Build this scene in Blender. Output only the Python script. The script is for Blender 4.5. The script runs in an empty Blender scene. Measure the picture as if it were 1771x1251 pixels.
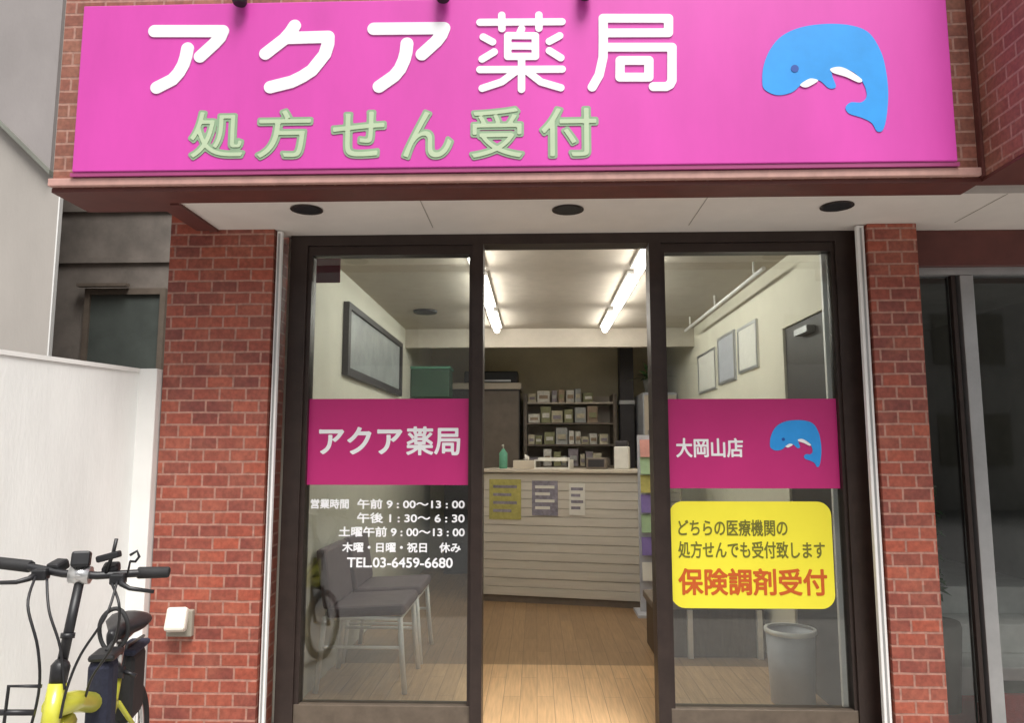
import bpy, bmesh, math, random
import numpy as np
from mathutils import Vector, Matrix, Euler
R = math.radians
random.seed(7)
S = bpy.context.scene
COL = S.collection

# ---------------------------------------------------------------- camera, sky, sun, exposure
cam = bpy.data.cameras.new('camera'); camo = bpy.data.objects.new('camera', cam); COL.objects.link(camo)
cam.sensor_width = 36.0; cam.lens = 36.0 * 1280.0 / 1771.0
cam.clip_start = 0.05; cam.clip_end = 500
camo.location = (0, 0, 1.4)
camo.rotation_euler = Euler((R(90 + 6.8), 0, R(1.86)), 'XYZ')
S.camera = camo

SUN_EL, SUN_AZ = 61, 158          # overcast: a broad soft sun, high behind the photographer
w = bpy.data.worlds.new('World'); S.world = w; w.use_nodes = True
nt = w.node_tree; bg = nt.nodes['Background']
sky = nt.nodes.new('ShaderNodeTexSky'); sky.sky_type = 'NISHITA'; sky.sun_disc = False
sky.sun_elevation = R(SUN_EL); sky.sun_rotation = R(SUN_AZ); sky.dust_density = 4.0; sky.air_density = 1.0
hsv = nt.nodes.new('ShaderNodeHueSaturation'); hsv.inputs['Saturation'].default_value = 0.12
nt.links.new(sky.outputs[0], hsv.inputs['Color']); nt.links.new(hsv.outputs[0], bg.inputs['Color'])
bg.inputs['Strength'].default_value = 0.075
sl = bpy.data.lights.new('sun', 'SUN'); sl.energy = 2.5; sl.angle = R(28); sl.color = (1.0, 0.97, 0.93)
so = bpy.data.objects.new('sun', sl); COL.objects.link(so)
az = R(SUN_AZ)
sd = Vector((math.sin(az) * math.cos(R(SUN_EL)), math.cos(az) * math.cos(R(SUN_EL)), math.sin(R(SUN_EL))))
so.rotation_euler = sd.to_track_quat('Z', 'Y').to_euler()
so.location = (0, -8, 12)
S.view_settings.view_transform = 'Standard'; S.view_settings.look = 'None'
S.view_settings.exposure = 0.84; S.view_settings.gamma = 1.0
try:
    S.cycles.max_bounces = 10; S.cycles.transparent_max_bounces = 16; S.cycles.sample_clamp_indirect = 6.0
except Exception: pass

# ---------------------------------------------------------------- materials
def mat(name, col, rough=0.6, var=0.08, scale=6.0, metal=0.0, bump=0.0, bscale=60.0, spec=0.5, emit=None, stretch=None, coat=0.0):
    m = bpy.data.materials.new(name); m.use_nodes = True
    t = m.node_tree; p = t.nodes['Principled BSDF']
    p.inputs['Roughness'].default_value = rough; p.inputs['Metallic'].default_value = metal
    p.inputs['Specular IOR Level'].default_value = spec
    if coat: p.inputs['Coat Weight'].default_value = coat
    if emit:
        p.inputs['Emission Color'].default_value = (*emit[0], 1); p.inputs['Emission Strength'].default_value = emit[1]
    g = t.nodes.new('ShaderNodeNewGeometry')
    vec = g.outputs['Position']
    if stretch:
        mp = t.nodes.new('ShaderNodeMapping'); mp.inputs['Scale'].default_value = stretch
        t.links.new(vec, mp.inputs['Vector']); vec = mp.outputs[0]
    if var > 0:
        n = t.nodes.new('ShaderNodeTexNoise'); n.inputs['Scale'].default_value = scale; n.inputs['Detail'].default_value = 6
        n.inputs['Roughness'].default_value = 0.62
        t.links.new(vec, n.inputs['Vector'])
        r = t.nodes.new('ShaderNodeValToRGB')
        r.color_ramp.elements[0].position = 0.3; r.color_ramp.elements[1].position = 0.7
        r.color_ramp.elements[0].color = (*[c * (1 - var) for c in col], 1)
        r.color_ramp.elements[1].color = (*[min(1, c * (1 + var)) for c in col], 1)
        t.links.new(n.outputs['Fac'], r.inputs['Fac']); t.links.new(r.outputs[0], p.inputs['Base Color'])
    else:
        p.inputs['Base Color'].default_value = (*col, 1)
    if bump:
        n2 = t.nodes.new('ShaderNodeTexNoise'); n2.inputs['Scale'].default_value = bscale; n2.inputs['Detail'].default_value = 4
        t.links.new(vec, n2.inputs['Vector'])
        b = t.nodes.new('ShaderNodeBump'); b.inputs['Strength'].default_value = bump; b.inputs['Distance'].default_value = 0.01
        t.links.new(n2.outputs['Fac'], b.inputs['Height']); t.links.new(b.outputs[0], p.inputs['Normal'])
    return m

def brick_mat(name, c1, c2, c3, mortar, bw, bh, ms=0.009, rough=0.5):
    m = bpy.data.materials.new(name); m.use_nodes = True
    t = m.node_tree; p = t.nodes['Principled BSDF']; p.inputs['Roughness'].default_value = rough
    g = t.nodes.new('ShaderNodeNewGeometry')
    sp = t.nodes.new('ShaderNodeSeparateXYZ'); t.links.new(g.outputs['Position'], sp.inputs[0])
    ad = t.nodes.new('ShaderNodeMath'); ad.operation = 'ADD'
    t.links.new(sp.outputs[0], ad.inputs[0]); t.links.new(sp.outputs[1], ad.inputs[1])
    cb = t.nodes.new('ShaderNodeCombineXYZ'); t.links.new(ad.outputs[0], cb.inputs[0]); t.links.new(sp.outputs[2], cb.inputs[1])
    # slight wobble so that courses are not ruler straight
    wn = t.nodes.new('ShaderNodeTexNoise'); wn.inputs['Scale'].default_value = 9; t.links.new(g.outputs['Position'], wn.inputs['Vector'])
    wm = t.nodes.new('ShaderNodeVectorMath'); wm.operation = 'SCALE'; wm.inputs['Scale'].default_value = 0.006
    t.links.new(wn.outputs['Color'], wm.inputs[0])
    wa = t.nodes.new('ShaderNodeVectorMath'); t.links.new(cb.outputs[0], wa.inputs[0]); t.links.new(wm.outputs[0], wa.inputs[1])
    b = t.nodes.new('ShaderNodeTexBrick'); b.offset = 0.5
    b.inputs['Scale'].default_value = 1; b.inputs['Brick Width'].default_value = bw; b.inputs['Row Height'].default_value = bh
    b.inputs['Mortar Size'].default_value = ms / 2; b.inputs['Mortar Smooth'].default_value = 0.25; b.inputs['Bias'].default_value = 0.0
    b.inputs['Color1'].default_value = (*c1, 1); b.inputs['Color2'].default_value = (*c2, 1); b.inputs['Mortar'].default_value = (*mortar, 1)
    t.links.new(wa.outputs[0], b.inputs['Vector'])
    n = t.nodes.new('ShaderNodeTexNoise'); n.inputs['Scale'].default_value = 7; n.inputs['Detail'].default_value = 8
    t.links.new(g.outputs['Position'], n.inputs['Vector'])
    r = t.nodes.new('ShaderNodeValToRGB'); r.color_ramp.elements[0].position = 0.42; r.color_ramp.elements[1].position = 0.72
    t.links.new(n.outputs['Fac'], r.inputs['Fac'])
    mx = t.nodes.new('ShaderNodeMix'); mx.data_type = 'RGBA'; mx.blend_type = 'MIX'
    mul = t.nodes.new('ShaderNodeMath'); mul.operation = 'MULTIPLY'; mul.inputs[1].default_value = 0.55
    inv = t.nodes.new('ShaderNodeMath'); inv.operation = 'SUBTRACT'; inv.inputs[0].default_value = 1.0
    t.links.new(b.outputs['Fac'], inv.inputs[1])
    t.links.new(r.outputs[0], mul.inputs[0])
    m2 = t.nodes.new('ShaderNodeMath'); m2.operation = 'MULTIPLY'
    t.links.new(mul.outputs[0], m2.inputs[0]); t.links.new(inv.outputs[0], m2.inputs[1])
    t.links.new(m2.outputs[0], mx.inputs[0]); t.links.new(b.outputs['Color'], mx.inputs[6]); mx.inputs[7].default_value = (*c3, 1)
    # fine dirt
    n3 = t.nodes.new('ShaderNodeTexNoise'); n3.inputs['Scale'].default_value = 55; n3.inputs['Detail'].default_value = 5
    t.links.new(g.outputs['Position'], n3.inputs['Vector'])
    mr = t.nodes.new('ShaderNodeMapRange'); mr.inputs[1].default_value = 0.3; mr.inputs[2].default_value = 0.7; mr.inputs[3].default_value = 0.72; mr.inputs[4].default_value = 1.12
    t.links.new(n3.outputs['Fac'], mr.inputs[0])
    mm = t.nodes.new('ShaderNodeMix'); mm.data_type = 'RGBA'; mm.blend_type = 'MULTIPLY'; mm.inputs[0].default_value = 1.0
    t.links.new(mx.outputs[2], mm.inputs[6]); t.links.new(mr.outputs[0], mm.inputs[7])
    t.links.new(mm.outputs[2], p.inputs['Base Color'])
    bp = t.nodes.new('ShaderNodeBump'); bp.inputs['Strength'].default_value = 0.55; bp.inputs['Distance'].default_value = 0.006; bp.invert = True
    t.links.new(b.outputs['Fac'], bp.inputs['Height']); t.links.new(bp.outputs[0], p.inputs['Normal'])
    return m

def plank_mat(name, c1, c2, width, axis=0, rough=0.35):
    m = bpy.data.materials.new(name); m.use_nodes = True
    t = m.node_tree; p = t.nodes['Principled BSDF']; p.inputs['Roughness'].default_value = rough
    g = t.nodes.new('ShaderNodeNewGeometry'); sp = t.nodes.new('ShaderNodeSeparateXYZ'); t.links.new(g.outputs['Position'], sp.inputs[0])
    cb = t.nodes.new('ShaderNodeCombineXYZ')
    t.links.new(sp.outputs[1 - axis], cb.inputs[0]); t.links.new(sp.outputs[axis], cb.inputs[1])
    b = t.nodes.new('ShaderNodeTexBrick'); b.offset = 0.37; b.inputs['Scale'].default_value = 1
    b.inputs['Brick Width'].default_value = 0.9; b.inputs['Row Height'].default_value = width; b.inputs['Mortar Size'].default_value = 0.0015
    b.inputs['Color1'].default_value = (*c1, 1); b.inputs['Color2'].default_value = (*c2, 1); b.inputs['Mortar'].default_value = (*[c * .4 for c in c1], 1)
    t.links.new(cb.outputs[0], b.inputs['Vector'])
    mp = t.nodes.new('ShaderNodeMapping'); mp.inputs['Scale'].default_value = (1.5, 26, 1); t.links.new(cb.outputs[0], mp.inputs['Vector'])
    n = t.nodes.new('ShaderNodeTexNoise'); n.inputs['Scale'].default_value = 3; n.inputs['Detail'].default_value = 7; t.links.new(mp.outputs[0], n.inputs['Vector'])
    mr = t.nodes.new('ShaderNodeMapRange'); mr.inputs[1].default_value = .25; mr.inputs[2].default_value = .75; mr.inputs[3].default_value = .75; mr.inputs[4].default_value = 1.15
    t.links.new(n.outputs['Fac'], mr.inputs[0])
    mm = t.nodes.new('ShaderNodeMix'); mm.data_type = 'RGBA'; mm.blend_type = 'MULTIPLY'; mm.inputs[0].default_value = 1
    t.links.new(b.outputs['Color'], mm.inputs[6]); t.links.new(mr.outputs[0], mm.inputs[7]); t.links.new(mm.outputs[2], p.inputs['Base Color'])
    return m

def glass_mat(name, tint=(.9, .93, .92), ior=1.8):
    m = bpy.data.materials.new(name); m.use_nodes = True; t = m.node_tree
    for n in list(t.nodes): t.nodes.remove(n)
    o = t.nodes.new('ShaderNodeOutputMaterial'); mx = t.nodes.new('ShaderNodeMixShader')
    tr = t.nodes.new('ShaderNodeBsdfTransparent'); tr.inputs[0].default_value = (*tint, 1)
    gl = t.nodes.new('ShaderNodeBsdfGlossy'); gl.inputs['Roughness'].default_value = 0.02
    f = t.nodes.new('ShaderNodeFresnel'); f.inputs['IOR'].default_value = ior
    t.links.new(f.outputs[0], mx.inputs[0]); t.links.new(tr.outputs[0], mx.inputs[1]); t.links.new(gl.outputs[0], mx.inputs[2])
    t.links.new(mx.outputs[0], o.inputs[0]); return m

M = {}
M['brick'] = brick_mat('brick_tile', (.39, .088, .05), (.21, .054, .042), (.44, .14, .085), (.42, .21, .16), .128, .0585, .011)
M['brick_fascia'] = brick_mat('brick_tile_fascia', (.31, .11, .075), (.22, .08, .055), (.36, .17, .11), (.40, .22, .17), .128, .0585, .011)
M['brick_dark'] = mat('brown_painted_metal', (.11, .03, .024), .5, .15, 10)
M['upper_wall'] = mat('upper_wall_tile', (.33, .25, .22), .6, .12, 8)
M['soffit'] = mat('white_soffit_board', (.66, .61, .56), .6, .06, 3, bump=.05)
M['pink'] = mat('pink_sign_face', (.64, .068, .41), .4, .09, 1.6, spec=.4, stretch=(1.6, 1, .5))
M['pink_side'] = mat('pink_sign_edge', (.36, .06, .19), .4, .05)
M['white_letter'] = mat('white_letter_film', (.87, .87, .89), .35, .02)
M['green_letter'] = mat('sage_green_film', (.26, .38, .24), .4, .06)
M['pale_letter'] = mat('pale_green_white_film', (.46, .57, .38), .4, .04)
M['blue'] = mat('dolphin_blue_film', (.03, .32, .80), .35, .10, 5)
M['navy'] = mat('dolphin_eye_film', (.02, .08, .35), .4, 0)
M['magenta'] = mat('magenta_window_film', (.50, .022, .17), .4, .05, 4)
M['yellow'] = mat('yellow_window_film', (.86, .76, .045), .45, .04, 4)
M['olive'] = mat('dark_olive_print', (.16, .15, .02), .5, 0)
M['orange'] = mat('orange_red_print', (.55, .10, .012), .5, 0)
M['bronze'] = mat('dark_bronze_aluminium', (.038, .025, .021), .38, .2, 12, metal=.3)
M['bronze_light'] = mat('worn_bronze_rail', (.13, .10, .075), .45, .2, 14, metal=.2)
M['whitemetal'] = mat('white_aluminium', (.86, .84, .82), .4, .06, 7)
M['alu'] = mat('satin_aluminium', (.42, .42, .42), .35, .1, 8, metal=.6)
M['glass'] = glass_mat('window_glass')
M['glass_dark'] = glass_mat('dark_entrance_glass', (.93, .95, .94), 1.55)
M['plaster'] = mat('white_plaster', (.80, .80, .775), .8, .08, 1.6, bump=.12, bscale=35, stretch=(2.5, 2.5, .6))
M['plaster_cap'] = mat('white_coping', (.80, .79, .76), .6, .04)
M['greywall'] = mat('pale_grey_mortar', (.40, .37, .34), .85, .1, 1.3, bump=.1, stretch=(1, 1, .35))
M['greywall_up'] = mat('grey_mortar_upper', (.30, .275, .27), .85, .12, 1.6, bump=.1, stretch=(1, 1, .5))
M['darkwall'] = mat('dark_weathered_cladding', (.23, .20, .175), .85, .28, 2.5, bump=.2, bscale=14)
M['darkpane'] = mat('dark_green_window', (.10, .115, .105), .45, .15, 4)
M['asphalt'] = mat('asphalt', (.22, .215, .21), .9, .25, 30, bump=.3, bscale=220)
M['paving'] = mat('concrete_paving', (.40, .38, .355), .85, .12, 9, bump=.1)
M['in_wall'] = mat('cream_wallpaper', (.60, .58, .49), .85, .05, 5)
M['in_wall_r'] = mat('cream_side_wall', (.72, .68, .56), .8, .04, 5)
M['in_ceiling'] = mat('ceiling_board', (.45, .405, .34), .85, .06, 9, bump=.1)
M['back_wall'] = mat('olive_back_wall', (.58, .52, .38), .85, .1, 3)
M['floor'] = plank_mat('wood_floor_shaded_tone', (.33, .205, .105), (.27, .165, .083), .09, 0)  # boards further in painted darker, for the daylight falling off
M['floor_daylit'] = plank_mat('wood_floor_daylit_tone', (.62, .395, .205), (.54, .34, .172), .09, 0)  # same boards by the door, daylight put into a paler colour
M['tube'] = mat('lit_fluorescent_tube', (1, 1, 1), .5, 0, emit=((1, .97, .9), 16.0))
M['housing'] = mat('white_lamp_housing', (.8, .79, .76), .4, .03)
M['black'] = mat('black_plastic', (.014, .014, .016), .45, .2, 20)
M['black_rubber'] = mat('black_rubber', (.02, .02, .021), .75, .2, 30)
M['navy_cloth'] = mat('navy_black_cloth', (.022, .024, .045), .9, .25, 40, bump=.3, bscale=120)
M['silver'] = mat('brushed_silver', (.62, .62, .62), .28, .1, 20, metal=.85)
M['chrome'] = mat('pale_metal_leg', (.84, .83, .80), .35, .05, 20, metal=.2)
M['lime'] = mat('lime_yellow_paint', (.52, .51, .055), .3, .08, 7, coat=.4)
M['purple_vinyl'] = mat('mauve_grey_vinyl', (.17, .13, .145), .5, .12, 12)
M['counter'] = mat('pale_siding', (.62, .575, .50), .55, .06, 4, stretch=(1, 1, 12))
M['counter_top'] = mat('beige_counter_top', (.58, .51, .42), .4, .06)
M['paper'] = mat('white_paper', (.74, .72, .66), .7, .05, 20)
M['paper_grey'] = mat('mauve_grey_print', (.24, .22, .27), .7, .35, 25)
M['paper_yellow'] = mat('olive_yellow_print', (.44, .40, .12), .7, .2, 25)
M['grey_plastic'] = mat('pale_grey_plastic', (.50, .51, .56), .4, .08, 9)
M['shelf'] = mat('dark_brown_shelf', (.18, .145, .115), .5, .15, 8)
M['dark_cab'] = mat('dark_cabinet', (.035, .03, .033), .5, .15, 8)
M['picture'] = mat('grey_picture_print', (.34, .36, .36), .3, .25, 5)
M['dark_door'] = mat('dark_brown_door', (.035, .028, .024), .5, .2, 6, stretch=(1, 1, .2))
M['teal'] = mat('teal_print', (.10, .30, .20), .6, .15, 12)
M['salmon'] = mat('salmon_print', (.62, .30, .26), .6, .15, 12)
M['violet'] = mat('violet_print', (.22, .16, .42), .6, .1, 12)
M['leaf_green'] = mat('pale_green_print', (.35, .50, .30), .6, .1, 12)
M['red_carpet'] = mat('dark_red_carpet', (.45, .025, .028), .95, .2, 40, bump=.3, bscale=200)
M['stair'] = mat('grey_stair_stone', (.62, .63, .61), .6, .12, 9)
M['dark_int'] = mat('dark_hall_wall', (.20, .205, .175), .7, .2, 3)
M['leaf'] = mat('plant_leaf', (.05, .13, .035), .5, .3, 10)
M['clay'] = mat('plant_pot', (.20, .20, .19), .7, .1)
M['outlet'] = mat('ivory_plastic', (.74, .71, .62), .4, .05)
M['outlet_grey'] = mat('weathered_grey_plastic', (.30, .27, .22), .5, .12)

# ---------------------------------------------------------------- builders
class MB:
    def __init__(s): s.bm = bmesh.new()
    def box(s, x0, x1, y0, y1, z0, z1, rz=0, c=None, bev=0):
        v = [Vector((x, y, z)) for x in (x0, x1) for y in (y0, y1) for z in (z0, z1)]
        if rz:
            c = Vector(c) if c else Vector(((x0 + x1) / 2, (y0 + y1) / 2, 0)); m = Matrix.Rotation(rz, 3, 'Z')
            v = [m @ (p - c) + c for p in v]
        b = [s.bm.verts.new(p) for p in v]
        fs = [s.bm.faces.new([b[i] for i in q]) for q in ((0, 1, 3, 2), (4, 6, 7, 5), (0, 4, 5, 1), (2, 3, 7, 6), (0, 2, 6, 4), (1, 5, 7, 3))]
        if bev:
            es = set(e for f in fs for e in f.edges)
            bmesh.ops.bevel(s.bm, geom=list(es), offset=bev, segments=2, affect='EDGES', profile=.5)
        return s
    def obox(s, cen, size, rot=(0, 0, 0), bev=0):
        m = Matrix.Translation(cen) @ Euler(rot).to_matrix().to_4x4() @ Matrix.Diagonal((*size, 1))
        r = bmesh.ops.create_cube(s.bm, size=1, matrix=m)
        if bev:
            es = set(e for v in r['verts'] for e in v.link_edges)
            bmesh.ops.bevel(s.bm, geom=list(es), offset=bev, segments=2, affect='EDGES', profile=.5)
        return s
    def tube(s, pts, r, n=10, close=False):
        pts = [Vector(p) for p in pts]; rs = r if isinstance(r, (list, tuple)) else [r] * len(pts)
        rings = []; up = None
        for i, p in enumerate(pts):
            a = pts[i - 1] if i else (pts[-1] if close else p); b = pts[(i + 1) % len(pts)] if (i < len(pts) - 1 or close) else p
            d = (b - a).normalized()
            if up is None: up = d.orthogonal().normalized()
            up = (up - d * up.dot(d)).normalized(); q = d.cross(up)
            rings.append([s.bm.verts.new(p + (up * math.cos(2 * math.pi * k / n) + q * math.sin(2 * math.pi * k / n)) * rs[i]) for k in range(n)])
        m = len(rings)
        for i in range(m if close else m - 1):
            A, B = rings[i], rings[(i + 1) % m]
            for k in range(n): 
                f = s.bm.faces.new((A[k], A[(k + 1) % n], B[(k + 1) % n], B[k])); f.smooth = True
        if not close:
            s.bm.faces.new(rings[0][::-1]); s.bm.faces.new(rings[-1])
        return s
    def lathe(s, prof, cen, n=24, cap=True):
        cen = Vector(cen); rings = []
        for r, z in prof: rings.append([s.bm.verts.new(cen + Vector((r * math.cos(2 * math.pi * k / n), r * math.sin(2 * math.pi * k / n), z))) for k in range(n)])
        for A, B in zip(rings, rings[1:]):
            for k in range(n):
                f = s.bm.faces.new((A[k], A[(k + 1) % n], B[(k + 1) % n], B[k])); f.smooth = True
        if cap: s.bm.faces.new(rings[0][::-1]); s.bm.faces.new(rings[-1])
        return s
    def mesh(s, me, loc):
        bm2 = bmesh.new(); bm2.from_mesh(me); bmesh.ops.translate(bm2, verts=bm2.verts, vec=Vector(loc)); t = bpy.data.meshes.new('t'); bm2.to_mesh(t); s.bm.from_mesh(t); bm2.free(); return s
    def face(s, pts):
        s.bm.faces.new([s.bm.verts.new(Vector(p)) for p in pts]); return s
    def build(s, name, m, parent=None, local=False):
        if parent is not None and not local:
            o_ = Vector((0, 0, 0)); p = parent
            while p is not None: o_ += p.location; p = p.parent
            bmesh.ops.translate(s.bm, verts=s.bm.verts, vec=-o_)
        bmesh.ops.recalc_face_normals(s.bm, faces=s.bm.faces)
        me = bpy.data.meshes.new(name); s.bm.to_mesh(me); s.bm.free()
        me.materials.append(M[m] if isinstance(m, str) else m)
        o = bpy.data.objects.new(name, me); COL.objects.link(o); o.parent = parent
        return o
def tag(o, label, cat, group=None):
    o['label'] = label; o['category'] = cat
    if group: o['group'] = group
    return o
def thing(name, loc, label, cat, group=None):
    o = bpy.data.objects.new(name, None); o.empty_display_size = .1; COL.objects.link(o); o.location = loc
    return tag(o, label, cat, group)
def copy_thing(o, loc, label=None, rz=None):
    c = o.copy(); COL.objects.link(c); c.location = loc
    if rz is not None: c.rotation_euler = (0, 0, rz)
    if label: c['label'] = label
    for ch in list(o.children):
        d = ch.copy(); COL.objects.link(d); d.parent = c
        for g in list(ch.children):
            e = g.copy(); COL.objects.link(e); e.parent = d
    return c
def struct(o): o['kind'] = 'structure'; return o

def contour_mesh(loops, depth):
    """closed (x,z) outlines, filled even-odd -> thin solid mesh facing -Y, front at y=0"""
    cu = bpy.data.curves.new('outline', 'CURVE'); cu.dimensions = '2D'; cu.fill_mode = 'BOTH'; cu.extrude = depth / 2
    for lp in loops:
        sp = cu.splines.new('POLY'); sp.points.add(len(lp) - 1)
        for p, q in zip(sp.points, lp): p.co = (q[0], q[1], 0, 1)
        sp.use_cyclic_u = True
    ob = bpy.data.objects.new('outline', cu); COL.objects.link(ob)
    dg = bpy.context.evaluated_depsgraph_get(); dg.update()
    me = bpy.data.meshes.new_from_object(ob.evaluated_get(dg)); bpy.data.objects.remove(ob)
    me.transform(Matrix.Rotation(R(90), 4, 'X')); me.transform(Matrix.Translation((0, depth / 2, 0)))
    return me
def smooth_loop(pts, n=6):
    out = []; k = len(pts)
    for i in range(k):
        p0, p1, p2, p3 = [np.array(pts[(i + d) % k]) for d in (-1, 0, 1, 2)]
        for s in range(n):
            t = s / n
            out.append(tuple(.5 * ((2 * p1) + (-p0 + p2) * t + (2 * p0 - 5 * p1 + 4 * p2 - p3) * t * t + (-p0 + 3 * p1 - 3 * p2 + p3) * t ** 3)))
    return out
def march(F, X, Z):
    nx, nz = F.shape; segs = {}
    def ip(a, b):
        fa, fb = F[a], F[b]; k = fa / (fa - fb)
        return (round(X[a] + k * (X[b] - X[a]), 6), round(Z[a] + k * (Z[b] - Z[a]), 6))
    I = F < 0; q = I[:-1, :-1].astype(int) + I[1:, :-1] + I[1:, 1:] + I[:-1, 1:]
    for i, j in zip(*np.nonzero((q > 0) & (q < 4))):
        c = [(i, j), (i + 1, j), (i + 1, j + 1), (i, j + 1)]; ins = [I[k] for k in c]; en, ex = [], []
        for k in range(4):
            a, b = c[k], c[(k + 1) % 4]
            if ins[k] and not ins[(k + 1) % 4]: ex.append(ip(min(a, b), max(a, b)))
            elif not ins[k] and ins[(k + 1) % 4]: en.append(ip(min(a, b), max(a, b)))
        for e_, x_ in zip(ex, en): segs.setdefault(e_, x_)
    loops = []
    while segs:
        st, nx_ = next(iter(segs.items())); lp = [st]; del segs[st]
        while nx_ != st and nx_ in segs: lp.append(nx_); nx_ = segs.pop(nx_)
        if len(lp) > 5: loops.append(lp)
    return loops
def stroke_loops(strokes, w, res=0.0035):
    """union of round-capped strokes -> outlines by marching squares on their distance field"""
    P = np.array([p for s in strokes for p in s]); lo = P.min(0) - w - 3 * res; hi = P.max(0) + w + 3 * res
    nx, nz = int((hi[0] - lo[0]) / res) + 2, int((hi[1] - lo[1]) / res) + 2
    X, Z = np.meshgrid(lo[0] + np.arange(nx) * res, lo[1] + np.arange(nz) * res, indexing='ij')
    D = np.full(X.shape, 9.0)
    for s in strokes:
        for a, b in zip(s, s[1:]): D = np.minimum(D, segdist(X, Z, a, b))
    return march(D - w / 2 + 1e-7, X, Z)
def segdist(X, Z, a, b):
    dx, dz = b[0] - a[0], b[1] - a[1]; L = dx * dx + dz * dz + 1e-12
    tt = np.clip(((X - a[0]) * dx + (Z - a[1]) * dz) / L, 0, 1)
    return np.hypot(X - a[0] - tt * dx, Z - a[1] - tt * dz)
def text_mesh(body, x0, z0, x1, z1, depth, grow=0.0):
    """body set in type, strokes thickened by grow metres, fitted to the rectangle; solid, facing -Y, front at y=0"""
    cu = bpy.data.curves.new('type', 'FONT'); cu.body = body; cu.size = 1
    ob = bpy.data.objects.new('type', cu); COL.objects.link(ob)
    dg = bpy.context.evaluated_depsgraph_get(); dg.update()
    me = bpy.data.meshes.new_from_object(ob.evaluated_get(dg)); bpy.data.objects.remove(ob)
    V = np.array([v.co[:2] for v in me.vertices]); lo, hi = V.min(0), V.max(0)
    V = (V - lo) / (hi - lo) * np.array([x1 - x0 - 2 * grow, z1 - z0 - 2 * grow]) + np.array([x0 + grow, z0 + grow])
    bm = bmesh.new(); bm.from_mesh(me); bmesh.ops.remove_doubles(bm, verts=bm.verts, dist=1e-6) if False else None
    E_ = [(e.verts[0].index, e.verts[1].index) for e in bm.edges if len(e.link_faces) == 1]; bm.free()
    h = z1 - z0; res = max(h / 44, .0011); r0 = grow + 3 * res
    nx, nz = int((x1 - x0 + 6 * res) / res) + 2, int((h + 6 * res) / res) + 2
    gx, gz = x0 - 3 * res + np.arange(nx) * res, z0 - 3 * res + np.arange(nz) * res
    X, Z = np.meshgrid(gx, gz, indexing='ij'); D = np.full(X.shape, 9.0); C_ = np.zeros(X.shape, int)
    for i, j in E_:
        a, b = V[i], V[j]
        i0, i1 = np.searchsorted(gx, min(a[0], b[0]) - r0), np.searchsorted(gx, max(a[0], b[0]) + r0)
        j0, j1 = np.searchsorted(gz, min(a[1], b[1]) - r0), np.searchsorted(gz, max(a[1], b[1]) + r0)
        sl_ = (slice(i0, i1), slice(j0, j1)); D[sl_] = np.minimum(D[sl_], segdist(X[sl_], Z[sl_], a, b))
        rows = np.nonzero((gz >= min(a[1], b[1])) & (gz < max(a[1], b[1])))[0]
        for r in rows:
            xc = a[0] + (gz[r] - a[1]) / (b[1] - a[1]) * (b[0] - a[0]); C_[np.searchsorted(gx, xc):, r] += 1
    F = np.where(C_ % 2 == 1, -D, D) - grow + 1e-7
    return contour_mesh(march(F, X, Z), depth)
def put(me_list, y, name, m, parent):
    b = MB()
    for me in me_list: b.mesh(me, (0, y, 0))
    return b.build(name, m, parent)

# ---------------------------------------------------------------- ground
struct(MB().box(-40, 40, -40, 60, -.3, -.12).build('road', 'asphalt'))
pv = MB(); pv.box(-40, 40, .9, 3.55, -.12, 0); struct(pv.build('pavement', 'paving'))
struct(MB().box(-1.25, 1.6, 3.55, 4.76, -.12, .08).build('floor_painted_daylit', 'floor_daylit'))  # front stretch of the floor, with the daylight painted into its tone
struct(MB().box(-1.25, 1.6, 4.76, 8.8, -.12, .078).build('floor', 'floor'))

# ---------------------------------------------------------------- the shop building
shop = thing('shop_building', (0, 3.6, 0), 'red brick shop building with open front and white soffit', 'building')
fz0, fz1 = 2.49, 3.42
MB().box(-2.03, 1.80, 2.94, 3.09, fz0, fz1).build('brick_fascia', 'brick_fascia', shop)
MB().box(-2.035, 1.79, 2.915, 2.9395, 2.494, 2.527, bev=.003).build('fascia_lip', mat('pink_brown_tile_lip', (.52, .30, .26), .5, .15, 14), shop)
MB().box(-2.03, 1.80, 2.937, 3.09, 2.473, fz0).build('fascia_underside', 'brick_dark', shop)
MB().box(-2.03, -1.67, 3.09, 3.20, 2.473, 2.56).box(-1.67, -1.60, 3.09, 3.499, 2.473, 2.56).build('eave_underside', 'brick_dark', shop)
MB().box(-1.60, -1.56, 3.09, 3.495, 2.465, 2.56).build('eave_trim', 'brick_dark', shop)
MB().box(-1.56, 2.6, 3.09, 3.499, 2.478, 2.56).box(-1.28, 2.6, 3.499, 3.64, 2.478, 2.499).build('soffit', 'soffit', shop)
MB().box(-2.03, -1.67, 3.09, 3.20, 2.56, 3.42).box(-1.67, 1.80, 3.09, 3.499, 2.60, 3.42).build('fascia_return', 'brick_fascia', shop)
MB().box(-2.03, 2.6, 2.99, 3.20, 3.42, 6.5).box(-1.67, 2.6, 3.20, 3.50, 3.42, 6.5).box(-1.80, 2.6, 3.50, 9.0, 3.42, 6.5).build('upper_wall', 'upper_wall', shop)
MB().box(-1.80, -1.285, 3.5, 3.72, 0, 3.418).build('brick_pier', 'brick', shop)
MB().box(1.59, 1.82, 3.5, 3.72, 0, 2.476).build('brick_pier', 'brick', shop)
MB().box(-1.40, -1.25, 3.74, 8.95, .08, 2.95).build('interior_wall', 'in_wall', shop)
MB().box(-1.80, -1.41, 3.73, 8.95, 0, 3.42).build('side_wall', 'darkwall', shop)
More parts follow.
